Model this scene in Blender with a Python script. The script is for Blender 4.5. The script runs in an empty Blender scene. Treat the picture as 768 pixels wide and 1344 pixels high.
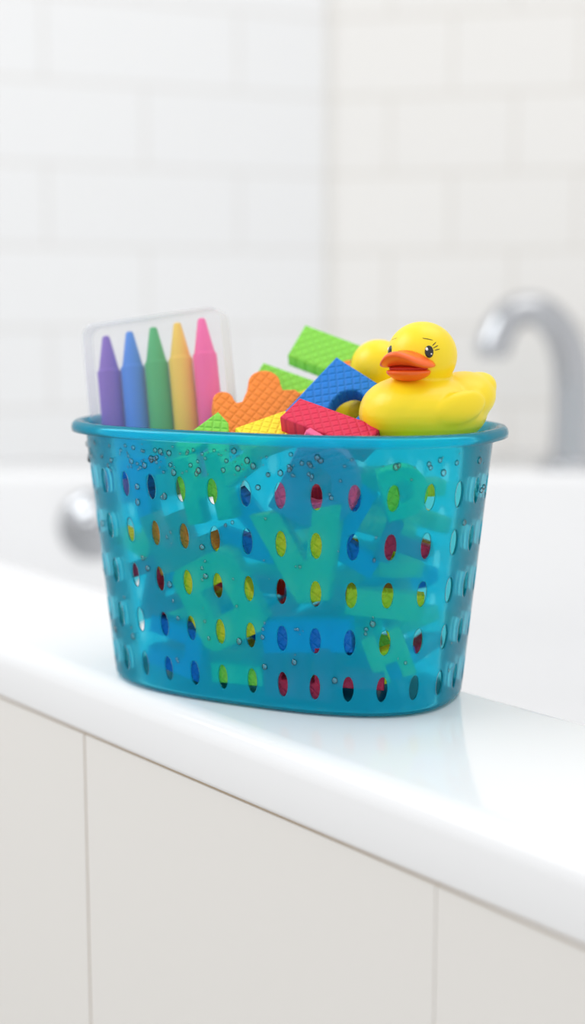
import bpy, bmesh, math, random
from mathutils import Matrix, Vector, Euler
random.seed(7)
sc = bpy.context.scene
try:
    sc.view_settings.view_transform = 'Standard'
except Exception: pass
R = math.radians
COL = sc.collection

# ------------------------------------------------------------ helpers
def link(o, parent=None):
    COL.objects.link(o)
    if parent is not None:
        o.parent = parent
    return o
def empty(name, M=None):
    o = bpy.data.objects.new(name, None); o.empty_display_size = .02
    COL.objects.link(o)
    if M is not None: o.matrix_world = M
    return o
def obj_bm(name, bm, mats=(), parent=None, M=None, smooth=True):
    me = bpy.data.meshes.new(name)
    bm.to_mesh(me); bm.free()
    for m in mats: me.materials.append(m)
    if smooth:
        for p in me.polygons: p.use_smooth = True
    o = bpy.data.objects.new(name, me)
    link(o, parent)
    if M is not None: o.matrix_local = M
    return o
def principled(name, color, rough=.5, spec=.5, **kw):
    m = bpy.data.materials.new(name); m.use_nodes = True
    b = m.node_tree.nodes['Principled BSDF']
    b.inputs['Base Color'].default_value = (*color, 1)
    b.inputs['Roughness'].default_value = rough
    b.inputs['Specular IOR Level'].default_value = spec
    for k, v in kw.items():
        b.inputs[k.replace('_', ' ')].default_value = v
    return m
def noise_rough(m, scale, lo, hi, bump=0.0, dist=.001):
    nt = m.node_tree; b = nt.nodes['Principled BSDF']
    tc = nt.nodes.new('ShaderNodeTexCoord'); n = nt.nodes.new('ShaderNodeTexNoise')
    n.inputs['Scale'].default_value = scale
    nt.links.new(tc.outputs['Object'], n.inputs['Vector'])
    mr = nt.nodes.new('ShaderNodeMapRange')
    mr.inputs['To Min'].default_value = lo; mr.inputs['To Max'].default_value = hi
    nt.links.new(n.outputs['Fac'], mr.inputs['Value'])
    nt.links.new(mr.outputs['Result'], b.inputs['Roughness'])
    if bump:
        bp = nt.nodes.new('ShaderNodeBump'); bp.inputs['Strength'].default_value = bump
        bp.inputs['Distance'].default_value = dist
        nt.links.new(n.outputs['Fac'], bp.inputs['Height'])
        nt.links.new(bp.outputs['Normal'], b.inputs['Normal'])
    return m

# ------------------------------------------------------------ materials
def tile_mat(name, bw, rh, offx, offz, tile, grout):
    m = principled(name, tile, .18)
    nt = m.node_tree; b = nt.nodes['Principled BSDF']
    tc = nt.nodes.new('ShaderNodeTexCoord'); sx = nt.nodes.new('ShaderNodeSeparateXYZ')
    cx = nt.nodes.new('ShaderNodeCombineXYZ')
    nt.links.new(tc.outputs['Object'], sx.inputs[0])
    a1 = nt.nodes.new('ShaderNodeMath'); a1.operation = 'ADD'; a1.inputs[1].default_value = offx
    a2 = nt.nodes.new('ShaderNodeMath'); a2.operation = 'ADD'; a2.inputs[1].default_value = offz
    nt.links.new(sx.outputs['X'], a1.inputs[0]); nt.links.new(sx.outputs['Z'], a2.inputs[0])
    nt.links.new(a1.outputs[0], cx.inputs['X']); nt.links.new(a2.outputs[0], cx.inputs['Y'])
    br = nt.nodes.new('ShaderNodeTexBrick')
    br.inputs['Scale'].default_value = 1
    br.inputs['Brick Width'].default_value = bw
    br.inputs['Row Height'].default_value = rh
    br.inputs['Mortar Size'].default_value = .0038
    br.inputs['Mortar Smooth'].default_value = .3
    br.inputs['Color1'].default_value = (*tile, 1)
    br.inputs['Color2'].default_value = (tile[0]*.985, tile[1]*.985, tile[2]*.985, 1)
    br.inputs['Mortar'].default_value = (*grout, 1)
    nt.links.new(cx.outputs[0], br.inputs['Vector'])
    nt.links.new(br.outputs['Color'], b.inputs['Base Color'])
    inv = nt.nodes.new('ShaderNodeMath'); inv.operation = 'SUBTRACT'; inv.inputs[0].default_value = 1
    nt.links.new(br.outputs['Fac'], inv.inputs[1])
    bp = nt.nodes.new('ShaderNodeBump'); bp.inputs['Strength'].default_value = .3; bp.inputs['Distance'].default_value = .0015
    nt.links.new(inv.outputs[0], bp.inputs['Height'])
    nt.links.new(bp.outputs['Normal'], b.inputs['Normal'])
    return m

enamel = principled('tub_enamel', (.85, .85, .855), .12, .6)
noise_rough(enamel, 6, .08, .14)
apron_m = principled('apron_panel', (.77, .745, .71), .3, .4); noise_rough(apron_m, 9, .26, .36)
grout_m = principled('apron_grout', (.52, .42, .31), .8)
chrome = principled('chrome', (.50, .51, .53), .12, .5, Metallic=1.0)
floor_m = tile_mat('floor_tile', .3, .3, 0, 0, (.6, .59, .57), (.45, .43, .4))

def foam_mat(name, c):
    m = principled(name, c, .62, .35)
    nt = m.node_tree; b = nt.nodes['Principled BSDF']
    at = nt.nodes.new('ShaderNodeAttribute'); at.attribute_name = 'lc'
    sx = nt.nodes.new('ShaderNodeSeparateXYZ'); nt.links.new(at.outputs['Vector'], sx.inputs[0])
    def math_(op, a, bb):
        n = nt.nodes.new('ShaderNodeMath'); n.operation = op
        for i, v in enumerate((a, bb)):
            if v is None: continue
            if isinstance(v, (int, float)): n.inputs[i].default_value = v
            else: nt.links.new(v, n.inputs[i])
        return n.outputs[0]
    k = 2*math.pi/.0135
    s1 = math_('ABSOLUTE', math_('SINE', math_('MULTIPLY', math_('ADD', sx.outputs['X'], sx.outputs['Y']), k), None), None)
    s2 = math_('ABSOLUTE', math_('SINE', math_('MULTIPLY', math_('SUBTRACT', sx.outputs['X'], sx.outputs['Y']), k), None), None)
    h = math_('MINIMUM', math_('MINIMUM', s1, s2), .7)
    bp = nt.nodes.new('ShaderNodeBump'); bp.inputs['Strength'].default_value = .65; bp.inputs['Distance'].default_value = .0014
    nt.links.new(h, bp.inputs['Height']); nt.links.new(bp.outputs['Normal'], b.inputs['Normal'])
    return m
F = {
 'green': foam_mat('foam_green', (.26, .72, .08)),
 'blue': foam_mat('foam_blue', (.01, .20, .68)),
 'red': foam_mat('foam_red', (.74, .025, .08)),
 'orange': foam_mat('foam_orange', (.98, .27, .04)),
 'yellow': foam_mat('foam_yellow', (.95, .76, .03)),
 'purple': foam_mat('foam_purple', (.30, .10, .50)),
 'pink': foam_mat('foam_pink', (.95, .13, .30)),
}

def basket_material():
    m = bpy.data.materials.new('frosted_turquoise_plastic'); m.use_nodes = True
    nt = m.node_tree; nt.nodes.clear()
    N = nt.nodes.new; L = nt.links.new
    out = N('ShaderNodeOutputMaterial')
    tr = N('ShaderNodeBsdfTransparent'); tr.inputs[0].default_value = (.42, .95, 1, 1)
    rf = N('ShaderNodeBsdfRefraction'); rf.inputs['Color'].default_value = (.42, .95, 1, 1)
    rf.inputs['Roughness'].default_value = .30; rf.inputs['IOR'].default_value = 1.14
    tl = N('ShaderNodeBsdfTranslucent'); tl.inputs[0].default_value = (.0, .84, 1, 1)
    df = N('ShaderNodeBsdfDiffuse'); df.inputs[0].default_value = (.0, .66, 1, 1)
    gl = N('ShaderNodeBsdfGlossy'); gl.inputs['Roughness'].default_value = .12
    fr = N('ShaderNodeFresnel'); fr.inputs['IOR'].default_value = 1.22
    m1 = N('ShaderNodeMixShader'); m1.inputs[0].default_value = .22
    L(tr.outputs[0], m1.inputs[1]); L(rf.outputs[0], m1.inputs[2])
    m2 = N('ShaderNodeMixShader'); m2.inputs[0].default_value = .70
    L(tl.outputs[0], m2.inputs[1]); L(df.outputs[0], m2.inputs[2])
    m3 = N('ShaderNodeMixShader'); m3.inputs[0].default_value = .31
    L(m1.outputs[0], m3.inputs[1]); L(m2.outputs[0], m3.inputs[2])
    m4 = N('ShaderNodeMixShader'); L(fr.outputs[0], m4.inputs[0])
    L(m3.outputs[0], m4.inputs[1]); L(gl.outputs[0], m4.inputs[2])
    tc = N('ShaderNodeTexCoord'); ns = N('ShaderNodeTexNoise'); ns.inputs['Scale'].default_value = 300
    L(tc.outputs['Object'], ns.inputs['Vector'])
    bp = N('ShaderNodeBump'); bp.inputs['Strength'].default_value = .06; bp.inputs['Distance'].default_value = .0003
    L(ns.outputs['Fac'], bp.inputs['Height']); L(bp.outputs[0], gl.inputs['Normal'])
    L(m4.outputs[0], out.inputs[0])
    return m
basket_m = basket_material()

water = bpy.data.materials.new('water'); water.use_nodes = True
nt = water.node_tree; nt.nodes.clear()
o_ = nt.nodes.new('ShaderNodeOutputMaterial'); t_ = nt.nodes.new('ShaderNodeBsdfTransparent'); g_ = nt.nodes.new('ShaderNodeBsdfGlossy')
t_.inputs[0].default_value = (1, 1, 1, 1)
g_.inputs['Roughness'].default_value = .02
f_ = nt.nodes.new('ShaderNodeFresnel'); f_.inputs['IOR'].default_value = 1.8
mm = nt.nodes.new('ShaderNodeMixShader'); nt.links.new(f_.outputs[0], mm.inputs[0])
nt.links.new(t_.outputs[0], mm.inputs[1]); nt.links.new(g_.outputs[0], mm.inputs[2]); nt.links.new(mm.outputs[0], o_.inputs[0])

case_m = bpy.data.materials.new('clear_case_plastic'); case_m.use_nodes = True
nt = case_m.node_tree; nt.nodes.clear()
o_ = nt.nodes.new('ShaderNodeOutputMaterial'); t_ = nt.nodes.new('ShaderNodeBsdfTransparent')
p_ = nt.nodes.new('ShaderNodeBsdfPrincipled'); p_.inputs['Base Color'].default_value = (.78, .79, .82, 1); p_.inputs['Roughness'].default_value = .2
mm = nt.nodes.new('ShaderNodeMixShader'); lw = nt.nodes.new('ShaderNodeLayerWeight'); lw.inputs[0].default_value = .35
mr = nt.nodes.new('ShaderNodeMapRange'); mr.inputs['To Min'].default_value = .11; mr.inputs['To Max'].default_value = .7
nt.links.new(lw.outputs['Facing'], mr.inputs['Value']); nt.links.new(mr.outputs['Result'], mm.inputs[0])
nt.links.new(t_.outputs[0], mm.inputs[1]); nt.links.new(p_.outputs[0], mm.inputs[2]); nt.links.new(mm.outputs[0], o_.inputs[0])

# ------------------------------------------------------------ room
E = Vector((-.652, .758)).normalized(); Nn = Vector((E.y, -E.x))
def sn(s, n): return E*s + Nn*n

def box_bm(x0, x1, y0, y1, z0, z1, bevel=0):
    bm = bmesh.new(); bmesh.ops.create_cube(bm, size=1)
    for v in bm.verts:
        v.co = Vector((x0 if v.co.x < 0 else x1, y0 if v.co.y < 0 else y1, z0 if v.co.z < 0 else z1))
    if bevel: bmesh.ops.bevel(bm, geom=bm.edges[:], offset=bevel, segments=2, affect='EDGES', profile=.5)
    return bm
corner = Vector((.0588, 2.30))
def wall(name, ang, L, mat, flip):
    M = Matrix.Translation((corner.x, corner.y, 0)) @ Matrix.Rotation(ang, 4, 'Z')
    if flip: bm = box_bm(-L, 0, 0, .1, 0, 1.7)
    else: bm = box_bm(0, L, 0, .1, 0, 1.7)
    return obj_bm(name, bm, [mat], M=M, smooth=False)
rowoff = -.5715 + .123*6
twl = tile_mat('wall_tile_left', .31, .123, 0, rowoff, (.82, .823, .825), (.73, .72, .705))  # lighter, cooler tile: this wall's brighter light is put into the colour
twr = tile_mat('wall_tile_right', .20, .123, .10, rowoff, (.785, .77, .745), (.69, .665, .625))  # same tiling, darker and warmer: the walls' light difference is in the colour
wall('wall_left', math.atan2(.375, .927), 2.6, twl, True)
wall('wall_right', math.atan2(-.2, .98), 2.6, twr, False)
fl = obj_bm('floor', box_bm(-2.6, 2.6, -2.2, 2.2, -.60, -.55), [floor_m], smooth=False)
caulk = principled('corner_caulk', (.72, .70, .66), .6)
obj_bm('trim_1', box_bm(-.004, .004, -.006, .004, 0, 1.7, .002), [caulk], M=Matrix.Translation((corner.x, corner.y, 0)), smooth=False)

# ------------------------------------------------------------ bathtub
B = sn(-.45, .6215); C = Vector((1.35, 1.95))
def line_near(off): return (sn(0, .6215+off), E)
dBC = (C-B).normalized(); nBC = Vector((-dBC.y, dBC.x))
def line_right(off): return (B + nBC*off, dBC)
def line_far(off): return (Vector((0, 1.95-off)), Vector((1, 0)))
def inter(l1, l2):
    (p, d), (q, e) = l1, l2
    t = ((q.x-p.x)*e.y-(q.y-p.y)*e.x)/(d.x*e.y-d.y*e.x)
    return p+d*t
rings = []
def ring(on, orr, of, z): rings.append((on, orr, of, z))
W = .1685
ring(-W+.010, -W+.010, -.5, -.0395)
ring(-W+.003, -W+.003, -.5, -.0395)
ring(-W+.0008, -W+.0008, -.5, -.0385)
ring(-W, -W, -.5, -.036)
r = .014
for i in range(0, 9):
    a = R(90*i/8); ring(-W+r*(1-math.cos(a)), -W+r*(1-math.cos(a)), -.5, -r+r*math.sin(a))
for i in range(0, 9):
    a = R(90*i/8); o = -.018+.018*math.sin(a); ring(o, o, o, -.018+.018*math.cos(a))
for (o, z) in [(.012, -.10), (.024, -.22), (.034, -.32), (.045, -.36), (.065, -.39), (.10, -.41), (.16, -.415)]:
    ring(o, o, o*1.6, z)
bm = bmesh.new(); prev = None
for (on, orr, of, z) in rings:
    n_, r_, f_ = line_near(on), line_right(orr), line_far(of)
    A_, B_, C_ = inter(n_, f_), inter(n_, r_), inter(r_, f_)
    pts = []
    for P_, Q in ((A_, B_), (B_, C_), (C_, A_)):
        for k in range(6): pts.append(P_.lerp(Q, k/6))
    cur = [bm.verts.new((p.x, p.y, z)) for p in pts]
    if prev:
        for i in range(len(cur)):
            j = (i+1) % len(cur)
            bm.faces.new((prev[i], prev[j], cur[j], cur[i]))
    prev = cur
bm.faces.new(prev)
bmesh.ops.recalc_face_normals(bm, faces=bm.faces[:])
f0 = min(bm.faces, key=lambda f: f.calc_center_median().z)
if f0.normal.z < 0: bmesh.ops.reverse_faces(bm, faces=bm.faces[:])
tub = obj_bm('bathtub', bm, [enamel])

Mtub = Matrix(((E.x, Nn.x, 0, 0), (E.y, Nn.y, 0, 0), (0, 0, 1, 0), (0, 0, 0, 1)))
Mtub[0][0], Mtub[1][0] = -E.x, -E.y    # local x = -s
sm = [1.977, 1.667, 1.357, 1.047, .736, .425, .115, -.195, -.45]
for i in range(len(sm)-1):
    g0 = .0002 if i+1 == 5 else .0008
    g1 = .0002 if i == 5 else .0008
    s1, s0 = sm[i]-g1, sm[i+1]+g0
    obj_bm('apron_slab_%d' % (i+1), box_bm(-s1, -s0, .4555, .470, -.55, -.0412, .0006), [apron_m], parent=tub, M=Mtub, smooth=False)
obj_bm('apron_backing', box_bm(-1.97, .44, .4565, .475, -.549, -.038), [grout_m], parent=tub, M=Mtub, smooth=False)

def lathe_bm(prof, seg=48):
    bm = bmesh.new(); prev = None
    for (r_, z) in prof:
        cur = [bm.verts.new((r_*math.cos(2*math.pi*k/seg), r_*math.sin(2*math.pi*k/seg), z)) for k in range(seg)]
        if prev:
            for k in range(seg):
                bm.faces.new((prev[k], prev[(k+1) % seg], cur[(k+1) % seg], cur[k]))
        else:
            bm.faces.new(cur[::-1])
        prev = cur
    bm.faces.new(prev)
    bmesh.ops.recalc_face_normals(bm, faces=bm.faces[:])
    return bm
ov = obj_bm('overflow_plate', lathe_bm([(.050, 0), (.051, .004), (.049, .010), (.037, .015), (.018, .016), (.016, .027), (.014, .030), (.004, .031)]),
            [chrome], parent=tub, M=Matrix.Translation((-.284, 1.942, -.076)) @ Matrix.Rotation(R(90), 4, 'X') @ Matrix.Rotation(R(-6), 4, 'X'))

fau = empty('bath_faucet', Matrix.Translation((.408, 2.02, 0)))
cu = bpy.data.curves.new('spout', 'CURVE'); cu.dimensions = '3D'; cu.bevel_depth = 1.0; cu.bevel_resolution = 8; cu.use_fill_caps = True
pts = [(.006, 0, 0, .036), (.006, 0, .03, .032), (.006, 0, .09, .029), (.002, -.002, .15, .0275), (-.012, -.004, .195, .026), (-.042, -.008, .230, .024), (-.080, -.012, .234, .0235), (-.108, -.016, .210, .0240), (-.117, -.018, .178, .0255), (-.118, -.018, .168, .0255)]
sp = cu.splines.new('NURBS'); sp.points.add(len(pts)-1); sp.order_u = 4; sp.use_endpoint_u = True; sp.resolution_u = 10
for p, q in zip(sp.points, pts): p.co = (q[0], q[1], q[2], 1); p.radius = q[3]
tmp = bpy.data.objects.new('tmp', cu); COL.objects.link(tmp)
me = bpy.data.meshes.new_from_object(tmp.evaluated_get(bpy.context.evaluated_depsgraph_get()))
bpy.data.objects.remove(tmp)
me.materials.clear(); me.materials.append(chrome)
for p in me.polygons: p.use_smooth = True
o = bpy.data.objects.new('spout', me); link(o, fau)
obj_bm('base_flange', lathe_bm([(.050, 0), (.051, .004), (.048, .009), (.039, .014), (.034, .016)]), [chrome], parent=fau, M=Matrix.Translation((.006, 0, 0.0005)))
obj_bm('aerator', lathe_bm([(.018, 0), (.020, .002), (.020, .010), (.012, .011)]), [chrome], parent=fau, M=Matrix.Translation((-.118, -.018, .162)))

# ------------------------------------------------------------ basket
Mb = Matrix.Translation((-.0050, .834, .0006)) @ Matrix.Rotation(R(-26), 4, 'Z')
NE = 2.6
def ab(z): 
    t = z/.16
    return .1112+.0165*t, .0635+.0140*t
def se(th, a, b):
    c, s = math.cos(th), math.sin(th)
    return (a*math.copysign(abs(c)**(2/NE), c), b*math.copysign(abs(s)**(2/NE), s))
NS = 12000
tabth = []; tabl = []; L_ = 0; pv = None
for i in range(NS+1):
    th = -math.pi/2+2*math.pi*i/NS
    p = se(th, .120, .071)
    if pv: L_ += math.hypot(p[0]-pv[0], p[1]-pv[1])
    tabth.append(th); tabl.append(L_); pv = p
import bisect
def theta(s):
    s = s % 1.0; l = s*L_
    i = min(max(bisect.bisect_left(tabl, l), 1), NS)
    f = (l-tabl[i-1])/max(tabl[i]-tabl[i-1], 1e-12)
    return tabth[i-1]+f*(tabth[i]-tabth[i-1])
def P(s, z, off=0):
    a, b = ab(z); x, y = se(theta(s), a+off, b+off)
    return Vector((x, y, z))
NC = 31; pitch = .0276; Z0 = .0029; K = 8
bm = bmesh.new()
def sqpts():
    o = []
    for k in range(K): o.append((-1+2*k/K, -1))
    for k in range(K): o.append((1, -1+2*k/K))
    for k in range(K): o.append((1-2*k/K, 1))
    for k in range(K): o.append((-1, 1-2*k/K))
    return o
SQ = sqpts()
PH = .08
for c in range(NC):
    for r_ in range(5):
        loops = []
        for k in (0, .08, .35, .7, 1):
            lp = []
            for (p, q) in SQ:
                aa = math.atan2(q*.9, p)
                ex, ey = .33*math.cos(aa), .55*math.sin(aa)
                x, y = ex*(1-k)+p*k, ey*(1-k)+q*k
                s = (c+.5+PH+x*.5)/NC; z = Z0+(r_+.5+y*.5)*pitch
                lp.append(bm.verts.new(P(s, z)))
            loops.append(lp)
        for l0, l1 in zip(loops[:-1], loops[1:]):
            for i in range(len(l0)):
                j = (i+1) % len(l0)
                bm.faces.new((l0[i], l1[i], l1[j], l0[j]))
M_ = NC*K
def ringv(z, off): return [bm.verts.new(P((i/K+PH)/NC, z, off)) for i in range(M_)]
def strip(prs):
    prev = None
    for (z, off) in prs:
        cur = ringv(z, off)
        if prev:
            for i in range(M_):
                j = (i+1) % M_
                bm.faces.new((prev[i], prev[j], cur[j], cur[i]))
        prev = cur
    return prev
zt = Z0+5*pitch
strip([(zt, 0), (.146, 0), (.152, 0), (.1560, .0003), (.1585, .0012), (.1600, .0026), (.1606, .0040), (.1604, .0052), (.1594, .0062), (.1578, .0067), (.1556, .0066)])
strip([(Z0, 0), (.0014, -.0005), (.0005, -.0016), (0, -.0035)])
prev = None
for q in (1, .75, .5, .25):
    a, b = ab(0)
    cur = []
    for i in range(M_):
        x, y = se(theta((i/K+PH)/NC), (a-.0035), (b-.0035)); cur.append(bm.verts.new((x*q, y*q, 0)))
    if prev:
        for i in range(M_):
            j = (i+1) % M_
            bm.faces.new((prev[i], cur[i], cur[j], prev[j]))
    prev = cur
cv = bm.verts.new((0, 0, 0))
for i in range(M_): bm.faces.new((prev[i], cv, prev[(i+1) % M_]))
bmesh.ops.remove_doubles(bm, verts=bm.verts[:], dist=.00004)
bmesh.ops.delete(bm, geom=[v for v in bm.verts if not v.link_faces], context='VERTS')
bmesh.ops.recalc_face_normals(bm, faces=bm.faces[:])
ft = [f for f in bm.faces if .146 < f.calc_center_median().z < .152][0]
cc = ft.calc_center_median()
if ft.normal.x*cc.x+ft.normal.y*cc.y < 0: bmesh.ops.reverse_faces(bm, faces=bm.faces[:])
basket = obj_bm('shower_caddy_basket', bm, [basket_m])
basket.matrix_world = Mb
sol = basket.modifiers.new('thickness', 'SOLIDIFY'); sol.thickness = .0015; sol.offset = -1

bm = bmesh.new()
def drop(s, z, rad):
    p = P(s, z); p2 = P(s+.002, z); p3 = P(s, z+.002)
    n = (p2-p).cross(p3-p).normalized()
    if n.x*p.x+n.y*p.y < 0: n = -n
    q = n.to_track_quat('Z', 'Y').to_matrix().to_4x4()
    Mx = Matrix.Translation(p+n*rad*.05) @ q @ Matrix.Diagonal((rad, rad*random.uniform(1, 1.3), rad*.7, 1))
    bmesh.ops.create_uvsphere(bm, u_segments=12, v_segments=8, radius=1, matrix=Mx)
for i in range(230):
    s = random.uniform(-.26, .26)
    if i < 110: s = random.uniform(-.13, .09)
    if random.random() < .6:
        z = random.uniform(.1365, .152)
    else:
        s = (round(s*NC)+PH)/NC + random.uniform(-.15, .15)/NC
        z = random.uniform(.02, .14)
    drop(s, z, random.choice([.0005, .0006, .0008, .001, .0013, .0017]))
obj_bm('water_droplets', bm, [water], parent=basket)

# ------------------------------------------------------------ foam letters
def arc(cx, cy, rx, ry, a0, a1, n=12):
    return [(cx+rx*math.cos(R(a0+(a1-a0)*i/n)), cy+ry*math.sin(R(a0+(a1-a0)*i/n))) for i in range(n+1)]
LET = {
 'E': [[(-2,-2.5),(2,-2.5),(2,-1.2),(-.6,-1.2),(-.6,-.65),(1.6,-.65),(1.6,.65),(-.6,.65),(-.6,1.2),(2,1.2),(2,2.5),(-2,2.5)]],
 'F': [[(-2,-2.5),(-.5,-2.5),(-.5,-.8),(1.5,-.8),(1.5,.5),(-.5,.5),(-.5,1.2),(2,1.2),(2,2.5),(-2,2.5)]],
 'L': [[(-1.8,-2.5),(2,-2.5),(2,-1),(-.3,-1),(-.3,2.5),(-1.8,2.5)]],
 'T': [[(-.8,-2.5),(.8,-2.5),(.8,1.1),(2.2,1.1),(2.2,2.5),(-2.2,2.5),(-2.2,1.1),(-.8,1.1)]],
 'V': [[(-.9,-2.5),(.9,-2.5),(2.6,2.5),(.9,2.5),(0,-.4),(-.9,2.5),(-2.6,2.5)]],
 'H': [[(-2,-2.5),(-.6,-2.5),(-.6,-.7),(.6,-.7),(.6,-2.5),(2,-2.5),(2,2.5),(.6,2.5),(.6,.7),(-.6,.7),(-.6,2.5),(-2,2.5)]],
 'U': [[(-2,-2.5),(2,-2.5),(2,2.5),(.6,2.5),(.6,-1),(-.6,-1),(-.6,2.5),(-2,2.5)]],
 'C': [[(-1.5,-2.6),(3.0,-2.6),(3.0,-.7),(-.5,-.6),(-.5,.3),(2,.3),(2,2.5),(-2,2.5)]],
 'Z': [[(-2,-2.5),(2,-2.5),(2,-1.2),(0,-1.2),(2,1.3),(2,2.5),(-2,2.5),(-2,1.2),(0,1.2),(-2,-1.3)]],
 'O': [[(-1.7,-2.5),(1.7,-2.5),(2.2,-2),(2.2,2),(1.7,2.5),(-1.7,2.5),(-2.2,2),(-2.2,-2)], [(-.7,-.8),(.7,-.8),(.7,.8),(-.7,.8)]],
 'I': [[(-.9,-2.5),(.9,-2.5),(.9,2.5),(-.9,2.5)]],
 'B': [[(-1.5,-2.5),(1.5,-2.5),(1.5,2.5),(-1.5,2.5)]],
 'A': [[(-2.5,-2.5),(-1,-2.5),(-.7,-1.5),(.7,-1.5),(1,-2.5),(2.5,-2.5),(.9,2.5),(-.9,2.5)], [(-.45,-.4),(.45,-.4),(0,1.0)]],
 # jigsaw-like rounded chunk
 'K': [[(-2.4,-2),(2.2,-2),(2.5,-1.6),(2.5,.7),(2.2,1.0),(1.5,1.05)] + arc(.5, 1.65, .95, .85, -10, 190, 12)
       + [(-.75,1.0),(-1.0,.55),(-1.35,.5)] + arc(-2.1, .75, .62, .6, 0, 180, 8) + [(-2.72,-1.7)]],
}
LET['D'] = [[(-2.1,-2.5)]+arc(-.2,0,2.4,2.5,-90,90)+[(-2.1,2.5)], [(-.6,-1)]+arc(-.2,0,.9,1.0,-90,90)+[(-.6,1)]]
LET['P'] = [[(-2.1,-2.5),(-.6,-2.5),(-.6,-.8)]+arc(.2,.85,1.9,1.65,-90,90)+[(-2.1,2.5)], [(-.6,.3)]+arc(.1,.85,.6,.55,-90,90)+[(-.6,1.4)]]
LET['Q'] = [[(-2.4,-2.5),(2.4,-2.5),(2.4,2.5),(-2.4,2.5)], arc(.35,.3,.95,1.15,0,345,18)]
def letter(name, ch, color, size, M, parent=None, th=.011, mirror=False):
    cu = bpy.data.curves.new('c', 'CURVE'); cu.dimensions = '2D'; cu.fill_mode = 'BOTH'
    u = size/5
    bv = .0012
    cu.extrude = th/2-bv; cu.bevel_depth = bv; cu.bevel_resolution = 2; cu.offset = -bv
    for poly in LET[ch]:
        sp = cu.splines.new('POLY'); sp.points.add(len(poly)-1); sp.use_cyclic_u = True
        for p, q in zip(sp.points, poly): p.co = ((-q[0] if mirror else q[0])*u, q[1]*u, 0, 1)
    t = bpy.data.objects.new('tmp', cu); COL.objects.link(t)
    dg = bpy.context.evaluated_depsgraph_get(); dg.update()
    me = bpy.data.meshes.new_from_object(t.evaluated_get(dg)); bpy.data.objects.remove(t); bpy.data.curves.remove(cu)
    me.name = name
    me.materials.clear(); me.materials.append(F[color])
    at = me.attributes.new('lc', 'FLOAT_VECTOR', 'POINT')
    for i, v in enumerate(me.vertices): at.data[i].vector = v.co
    o = bpy.data.objects.new(name, me); link(o, parent)
    if parent is None: o.matrix_world = M
    else: o.matrix_local = M
    return o
def face(x, y, z, yaw, pitch, roll):
    return Matrix.Translation((x, y, z)) @ Matrix.Rotation(R(yaw), 4, 'Z') @ Matrix.Rotation(R(pitch), 4, 'X') @ Matrix.Rotation(R(roll), 4, 'Z')
letter('foam_letter', 'C', 'green', .058, face(.0165, .876, .1875, -4, 54, -24), mirror=True, th=.013)
letter('foam_letter', 'Q', 'blue', .052, face(.0285, .814, .1695, -14, 54, -34), th=.012)
letter('foam_letter', 'I', 'red', .056, face(.022, .780, .1620, -8, 34, 62), th=.012)
letter('foam_letter', 'K', 'orange', .052, face(-.020, .838, .167, 8, 56, 6), th=.015)
letter('foam_letter', 'B', 'yellow', .034, face(-.0135, .795, .157, 5, 34, 118), th=.012)
letter('foam_letter', 'T', 'yellow', .040, face(.008, .845, .160, -15, 60, 25), th=.011)
letter('foam_letter', 'Z', 'green', .040, face(-.043, .795, .146, 0, 60, 40), th=.011)

pile = empty('foam_letters_pile', Mb)
def wallpiece(ch, color, u, z, rot, size, gap=.0035, th=.010, lean=5):
    def vv(uu, zz):
        a, b = ab(zz); a -= .0015; b -= .0015
        return -b*max(0, 1-(abs(uu)/a)**NE)**(1/NE)
    h = size*.40; zl = z
    v = max(vv(u-h, zl), vv(u, zl), vv(u+h, zl))*.5 + max(vv(u-h*.7, zl), vv(u, zl), vv(u+h*.7, zl))*.5 + gap + th/2
    ang = math.atan2(vv(u+h*.7, zl)-vv(u-h*.7, zl), 1.4*h)
    M = Matrix.Translation((u, v, z)) @ Matrix.Rotation(ang, 4, 'Z') @ Matrix.Rotation(R(90+lean), 4, 'X') @ Matrix.Rotation(R(rot), 4, 'Z')
    letter('letter_%02d' % (len(pile.children)+1), ch, color, size, M, parent=pile, th=th)
wallpiece('O', 'yellow', -.012, .062, 28, .054)
wallpiece('V', 'yellow', .042, .092, 10, .054)
wallpiece('D', 'pink', .052, .132, -28, .050, gap=.003)
wallpiece('L', 'blue', .070, .106, -30, .044, gap=.012)
wallpiece('I', 'yellow', .082, .064, 84, .044)
wallpiece('I', 'blue', .042, .045, 95, .054, gap=.002)
wallpiece('E', 'red', .036, .023, 90, .042)
wallpiece('H', 'green', -.018, .128, 12, .040)
wallpiece('F', 'orange', -.038, .098, 112, .046)
wallpiece('T', 'blue', -.066, .122, 10, .040)
wallpiece('L', 'yellow', -.074, .094, 70, .030)
wallpiece('Z', 'red', -.062, .064, 20, .036)
wallpiece('U', 'blue', -.046, .028, 80, .040)
wallpiece('D', 'green', .094, .130, 15, .030)
wallpiece('T', 'red', .094, .098, 70, .028)
wallpiece('H', 'yellow', .084, .034, 20, .030)
wallpiece('I', 'red', .070, .020, 88, .028)
wallpiece('I', 'green', -.002, .018, 92, .034)
wallpiece('V', 'blue', .006, .100, 60, .040, gap=.014)
cols = ['red', 'yellow', 'blue', 'green', 'orange', 'red', 'yellow', 'blue']
k = 0
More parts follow.
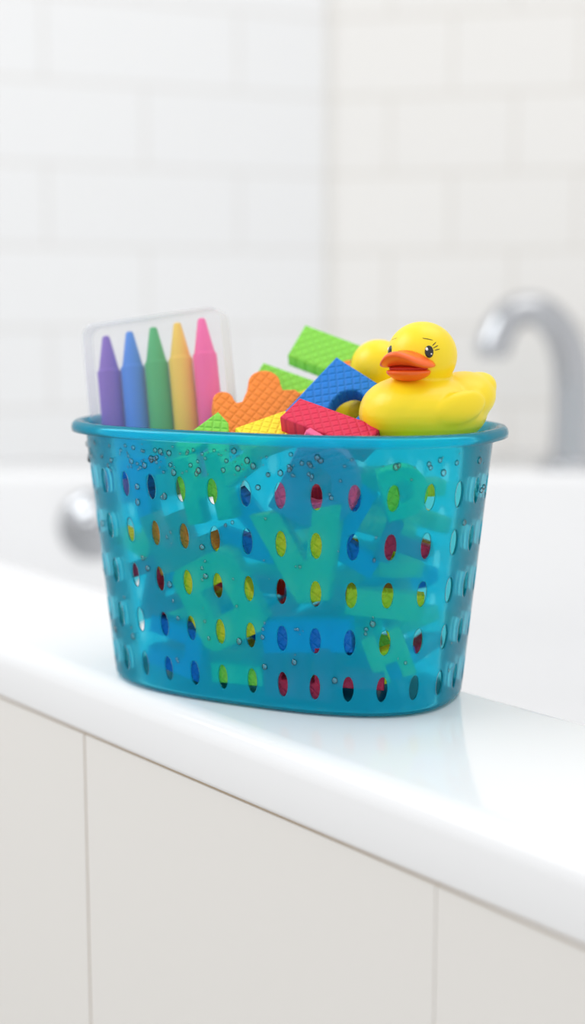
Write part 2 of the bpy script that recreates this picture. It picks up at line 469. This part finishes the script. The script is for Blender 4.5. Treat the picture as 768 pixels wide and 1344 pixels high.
for layer, z in enumerate((.018, .040, .062, .084, .106, .126)):
    for u in (-.066, -.022, .022, .064):
        for v in (-.008, .028):
            if z > .08 and u < -.02 and v > -.02: continue      # space for the crayon pack
            ch = 'EFLTVHUZODPA'[(k*5) % 12]; c = cols[(k*3+layer) % 8]; k += 1
            M = (Matrix.Translation((u+random.uniform(-.006, .006), v+random.uniform(-.004, .004), z)) @ Matrix.Rotation(random.uniform(0, 6.28), 4, 'Z')
                 @ Matrix.Rotation(random.uniform(-.4, .4), 4, 'X') @ Matrix.Rotation(random.uniform(-.3, .3), 4, 'Y'))
            letter('letter_%02d' % (len(pile.children)+1), ch, c, .042, M, parent=pile, th=.010)

# ------------------------------------------------------------ crayon pack
Mc = (Matrix.Translation((-.0815, .868, .158)) @ Matrix.Rotation(R(-16), 4, 'Z') @ Matrix.Rotation(R(-8), 4, 'X') @ Matrix.Rotation(R(-8), 4, 'Y'))
pack = empty('crayon_pack', Mc)
def rrect(w, h, r_, n=8):
    o = []
    for cx, cy, a0 in ((w/2-r_, h/2-r_, 0), (-w/2+r_, h/2-r_, 90), (-w/2+r_, -h/2+r_, 180), (w/2-r_, -h/2+r_, 270)):
        for i in range(n+1):
            a = R(a0+90*i/n); o.append((cx+r_*math.cos(a), cy+r_*math.sin(a)))
    return o
bm = bmesh.new()
prof = [(-.0020, -.0100), (0, -.0085), (0, .0085), (-.0020, .0100)]
prev = None; first = None
for (ins, y) in prof:
    cur = [bm.verts.new((x, y, z)) for (x, z) in rrect(.0935+2*ins, .118+2*ins, .008+ins)]
    if prev:
        for i in range(len(cur)):
            j = (i+1) % len(cur); bm.faces.new((prev[i], prev[j], cur[j], cur[i]))
    else: first = cur
    prev = cur
bm.faces.new(prev); bm.faces.new(first[::-1])
bmesh.ops.recalc_face_normals(bm, faces=bm.faces[:])
case = obj_bm('clear_case', bm, [case_m], parent=pack, M=Matrix.Translation((0, 0, .0095)), smooth=False)
cr = [('purple', (.19, .09, .50)), ('blue', (.02, .22, .74)), ('green', (.03, .42, .12)), ('yellow', (.90, .58, .05)), ('pink', (.95, .10, .38))]
for i, (n, c) in enumerate(cr):
    m = principled('crayon_'+n, c, .5, .3)
    noise_rough(m, 60, .42, .58)
    rr = .0079
    prof = [(rr*1.02, 0), (rr*1.03, .001), (rr*.96, .0845), (rr*.93, .0852), (rr*.84, .0856), (rr*.82, .0865), (rr*.78, .0875), (.0025, .1065), (.0020, .1074), (.0008, .1078)]
    o = obj_bm('crayon_%d' % (i+1), lathe_bm(prof, 40), [m], parent=pack, M=Matrix.Translation((-.0335+i*.01635, -.001, -.047+i*.0006)))

# ------------------------------------------------------------ ducks
duck_y = principled('duck_vinyl', (.97, .72, .012), .34, .45)
duck_y.node_tree.nodes['Principled BSDF'].inputs['Subsurface Weight'].default_value = .12
duck_y.node_tree.nodes['Principled BSDF'].inputs['Subsurface Radius'].default_value = (.006, .004, .001)
noise_rough(duck_y, 40, .30, .38)
bill_m = principled('duck_bill_orange', (.95, .14, .012), .32, .5)
mouth_m = principled('duck_bill_inner', (.60, .03, .01), .5)
eye_m = principled('duck_eye_black', (.008, .006, .006), .12, .6)
eyew_m = principled('duck_eye_glint', (.9, .9, .9), .3)
brow_m = principled('duck_brow_brown', (.05, .02, .01), .6)
def ell(bm, c, r_, rot=None, seg=32):
    M = Matrix.Translation(c) @ (rot.to_matrix().to_4x4() if rot else Matrix()) @ Matrix.Diagonal((*r_, 1))
    return bmesh.ops.create_uvsphere(bm, u_segments=seg, v_segments=seg//2, radius=1, matrix=M)['verts']
def duck(M, head_turn):
    root = empty('rubber_duck', M)
    bm = bmesh.new()
    ell(bm, (.003, 0, .0200), (.0385, .0310, .0215))
    ell(bm, (.014, 0, .0220), (.0265, .0275, .0190))
    ell(bm, (-.019, 0, .0265), (.0215, .0255, .0155), Euler((0, R(18), 0)))
    ell(bm, (-.0300, 0, .0320), (.0120, .0170, .0090), Euler((0, R(34), 0)))
    ell(bm, (.004, 0, .037), (.0155, .0155, .010))
    for sgn in (-1, 1):
        ell(bm, (-.006, sgn*.0270, .0235), (.0175, .0055, .0095), Euler((0, R(14), R(6*sgn))))
    ell(bm, (.004, 0, .0522), (.0204, .0202, .0196))
    for v in bm.verts:
        if v.co.z < .0015: v.co.z = .0015+(v.co.z-.0015)*.1
    body = obj_bm('body', bm, [duck_y], parent=root)
    rm = body.modifiers.new('r', 'REMESH'); rm.mode = 'VOXEL'; rm.voxel_size = .0009; rm.use_smooth_shade = True
    smd = body.modifiers.new('s', 'SMOOTH'); smd.factor = .6; smd.iterations = 12
    H = Matrix.Translation((.004, 0, .0522)) @ Matrix.Rotation(R(head_turn), 4, 'Z')
    bm = bmesh.new()
    up = ell(bm, (0, 0, 0), (.0165, .0160, .0046), seg=40)
    for v in up:
        x, y, z = v.co
        z *= (1.25 if z > 0 else .55)
        z += 16*y*y*(-.35) + 18*max(0, x)**2*.9 + (.0018*(1-min(1, (y/.012)**2)))*(1 if x < .004 else .6)
        y *= 1-.16*max(0, x)/.0165
        v.co = Vector((x+.0185, y, z-.0036))
    obj_bm('bill_upper', bm, [bill_m], parent=root, M=H)
    bm = bmesh.new()
    lo = ell(bm, (0, 0, 0), (.0135, .0126, .0042), seg=40)
    for v in lo:
        x, y, z = v.co
        z *= (.5 if z > 0 else 1.15)
        z += -12*y*y*(-.5) + 5*max(0, x)**2
        v.co = Vector((x+.0160, y, z-.0088))
    obj_bm('bill_lower', bm, [bill_m], parent=root, M=H)
    bm = bmesh.new(); ell(bm, (.0155, 0, -.0062), (.0115, .0116, .0022))
    obj_bm('bill_inner', bm, [mouth_m], parent=root, M=H)
    rH = (.0200, .0198, .0192)
    def on_head(az, el, out=0):
        a, e = R(az), R(el)
        d = Vector((math.cos(e)*math.cos(a), math.cos(e)*math.sin(a), math.sin(e)))
        return Vector((d.x*(rH[0]+out), d.y*(rH[1]+out), d.z*(rH[2]+out))), d
    def patch(name, mat, az, el, ra, rb, thick, roll=0, out=0):
        p, d = on_head(az, el, out)
        zax = d; yax = (Vector((0, 0, 1))-d*d.z).normalized(); xax = yax.cross(zax)
        Mx = Matrix(((xax.x, yax.x, zax.x, p.x), (xax.y, yax.y, zax.y, p.y), (xax.z, yax.z, zax.z, p.z), (0, 0, 0, 1)))
        bm = bmesh.new(); ell(bm, (0, 0, 0), (ra, rb, thick), seg=24)
        obj_bm(name, bm, [mat], parent=root, M=H @ Mx @ Matrix.Rotation(R(roll), 4, 'Z'))
    for sgn, nm in ((1, 'l'), (-1, 'r')):
        patch('eye_'+nm, eye_m, 39*sgn, 9, .0025, .0035, .0009, 0, -.0001)
        patch('eye_glint_'+nm, eyew_m, 39*sgn-4, 13, .0007, .0009, .0004, 0, .0008)
        patch('eye_glint_small_'+nm, eyew_m, 39*sgn+3, 5, .0004, .0005, .0004, 0, .0007)
        patch('brow_'+nm, brow_m, 38*sgn, 31, .0030, .00032, .0003, -14*sgn, 0)
        for q in range(3):
            patch('lash_%s_%d' % (nm, q+1), brow_m, 49*sgn+q*2.0*sgn, 22-q*5, .0018, .00030, .0003, (40-q*14)*sgn, 0)
    return root
duck(Matrix.Translation((.0785, .790, .1515)) @ Matrix.Rotation(R(200), 4, 'Z') @ Matrix.Rotation(R(1), 4, 'Y'), 38)
duck(Matrix.Translation((.056, .852, .150)) @ Matrix.Rotation(R(140), 4, 'Z') @ Matrix.Scale(.86, 4), -10)

# ------------------------------------------------------------ light
w = bpy.data.worlds.new('world'); sc.world = w; w.use_nodes = True
bg = w.node_tree.nodes['Background']; bg.inputs[0].default_value = (.985, .99, 1.0, 1); bg.inputs[1].default_value = .97
def area(name, loc, target, size, power, col=(1, 1, 1)):
    l = bpy.data.lights.new(name, 'AREA'); l.shape = 'RECTANGLE'; l.size = size[0]; l.size_y = size[1]; l.energy = power; l.color = col
    o = bpy.data.objects.new(name, l); COL.objects.link(o); o.location = loc
    o.rotation_euler = (Vector(target)-Vector(loc)).to_track_quat('-Z', 'Y').to_euler()
    return o
area('window_light', (-1.3, .9, 1.35), (0, .9, .1), (1.1, 1.0), 13, (.95, .98, 1))
area('overhead_soft_light', (.6, 1.1, 1.8), (.1, 1.1, 0), (1.2, 1.2), 7, (1, .975, .94))  # soft warm area light from above right, unseen, no fixture modelled

# ------------------------------------------------------------ camera
cam = bpy.data.cameras.new('camera'); co = bpy.data.objects.new('camera', cam); COL.objects.link(co)
cam.sensor_fit = 'VERTICAL'; cam.sensor_height = 36; cam.lens = 1800/1344*36
co.location = (0, 0, .229); co.rotation_euler = (R(90-8.34), 0, 0)
cam.dof.use_dof = True; cam.dof.focus_distance = .780; cam.dof.aperture_fstop = 2.4
cam.clip_start = .01
sc.camera = co
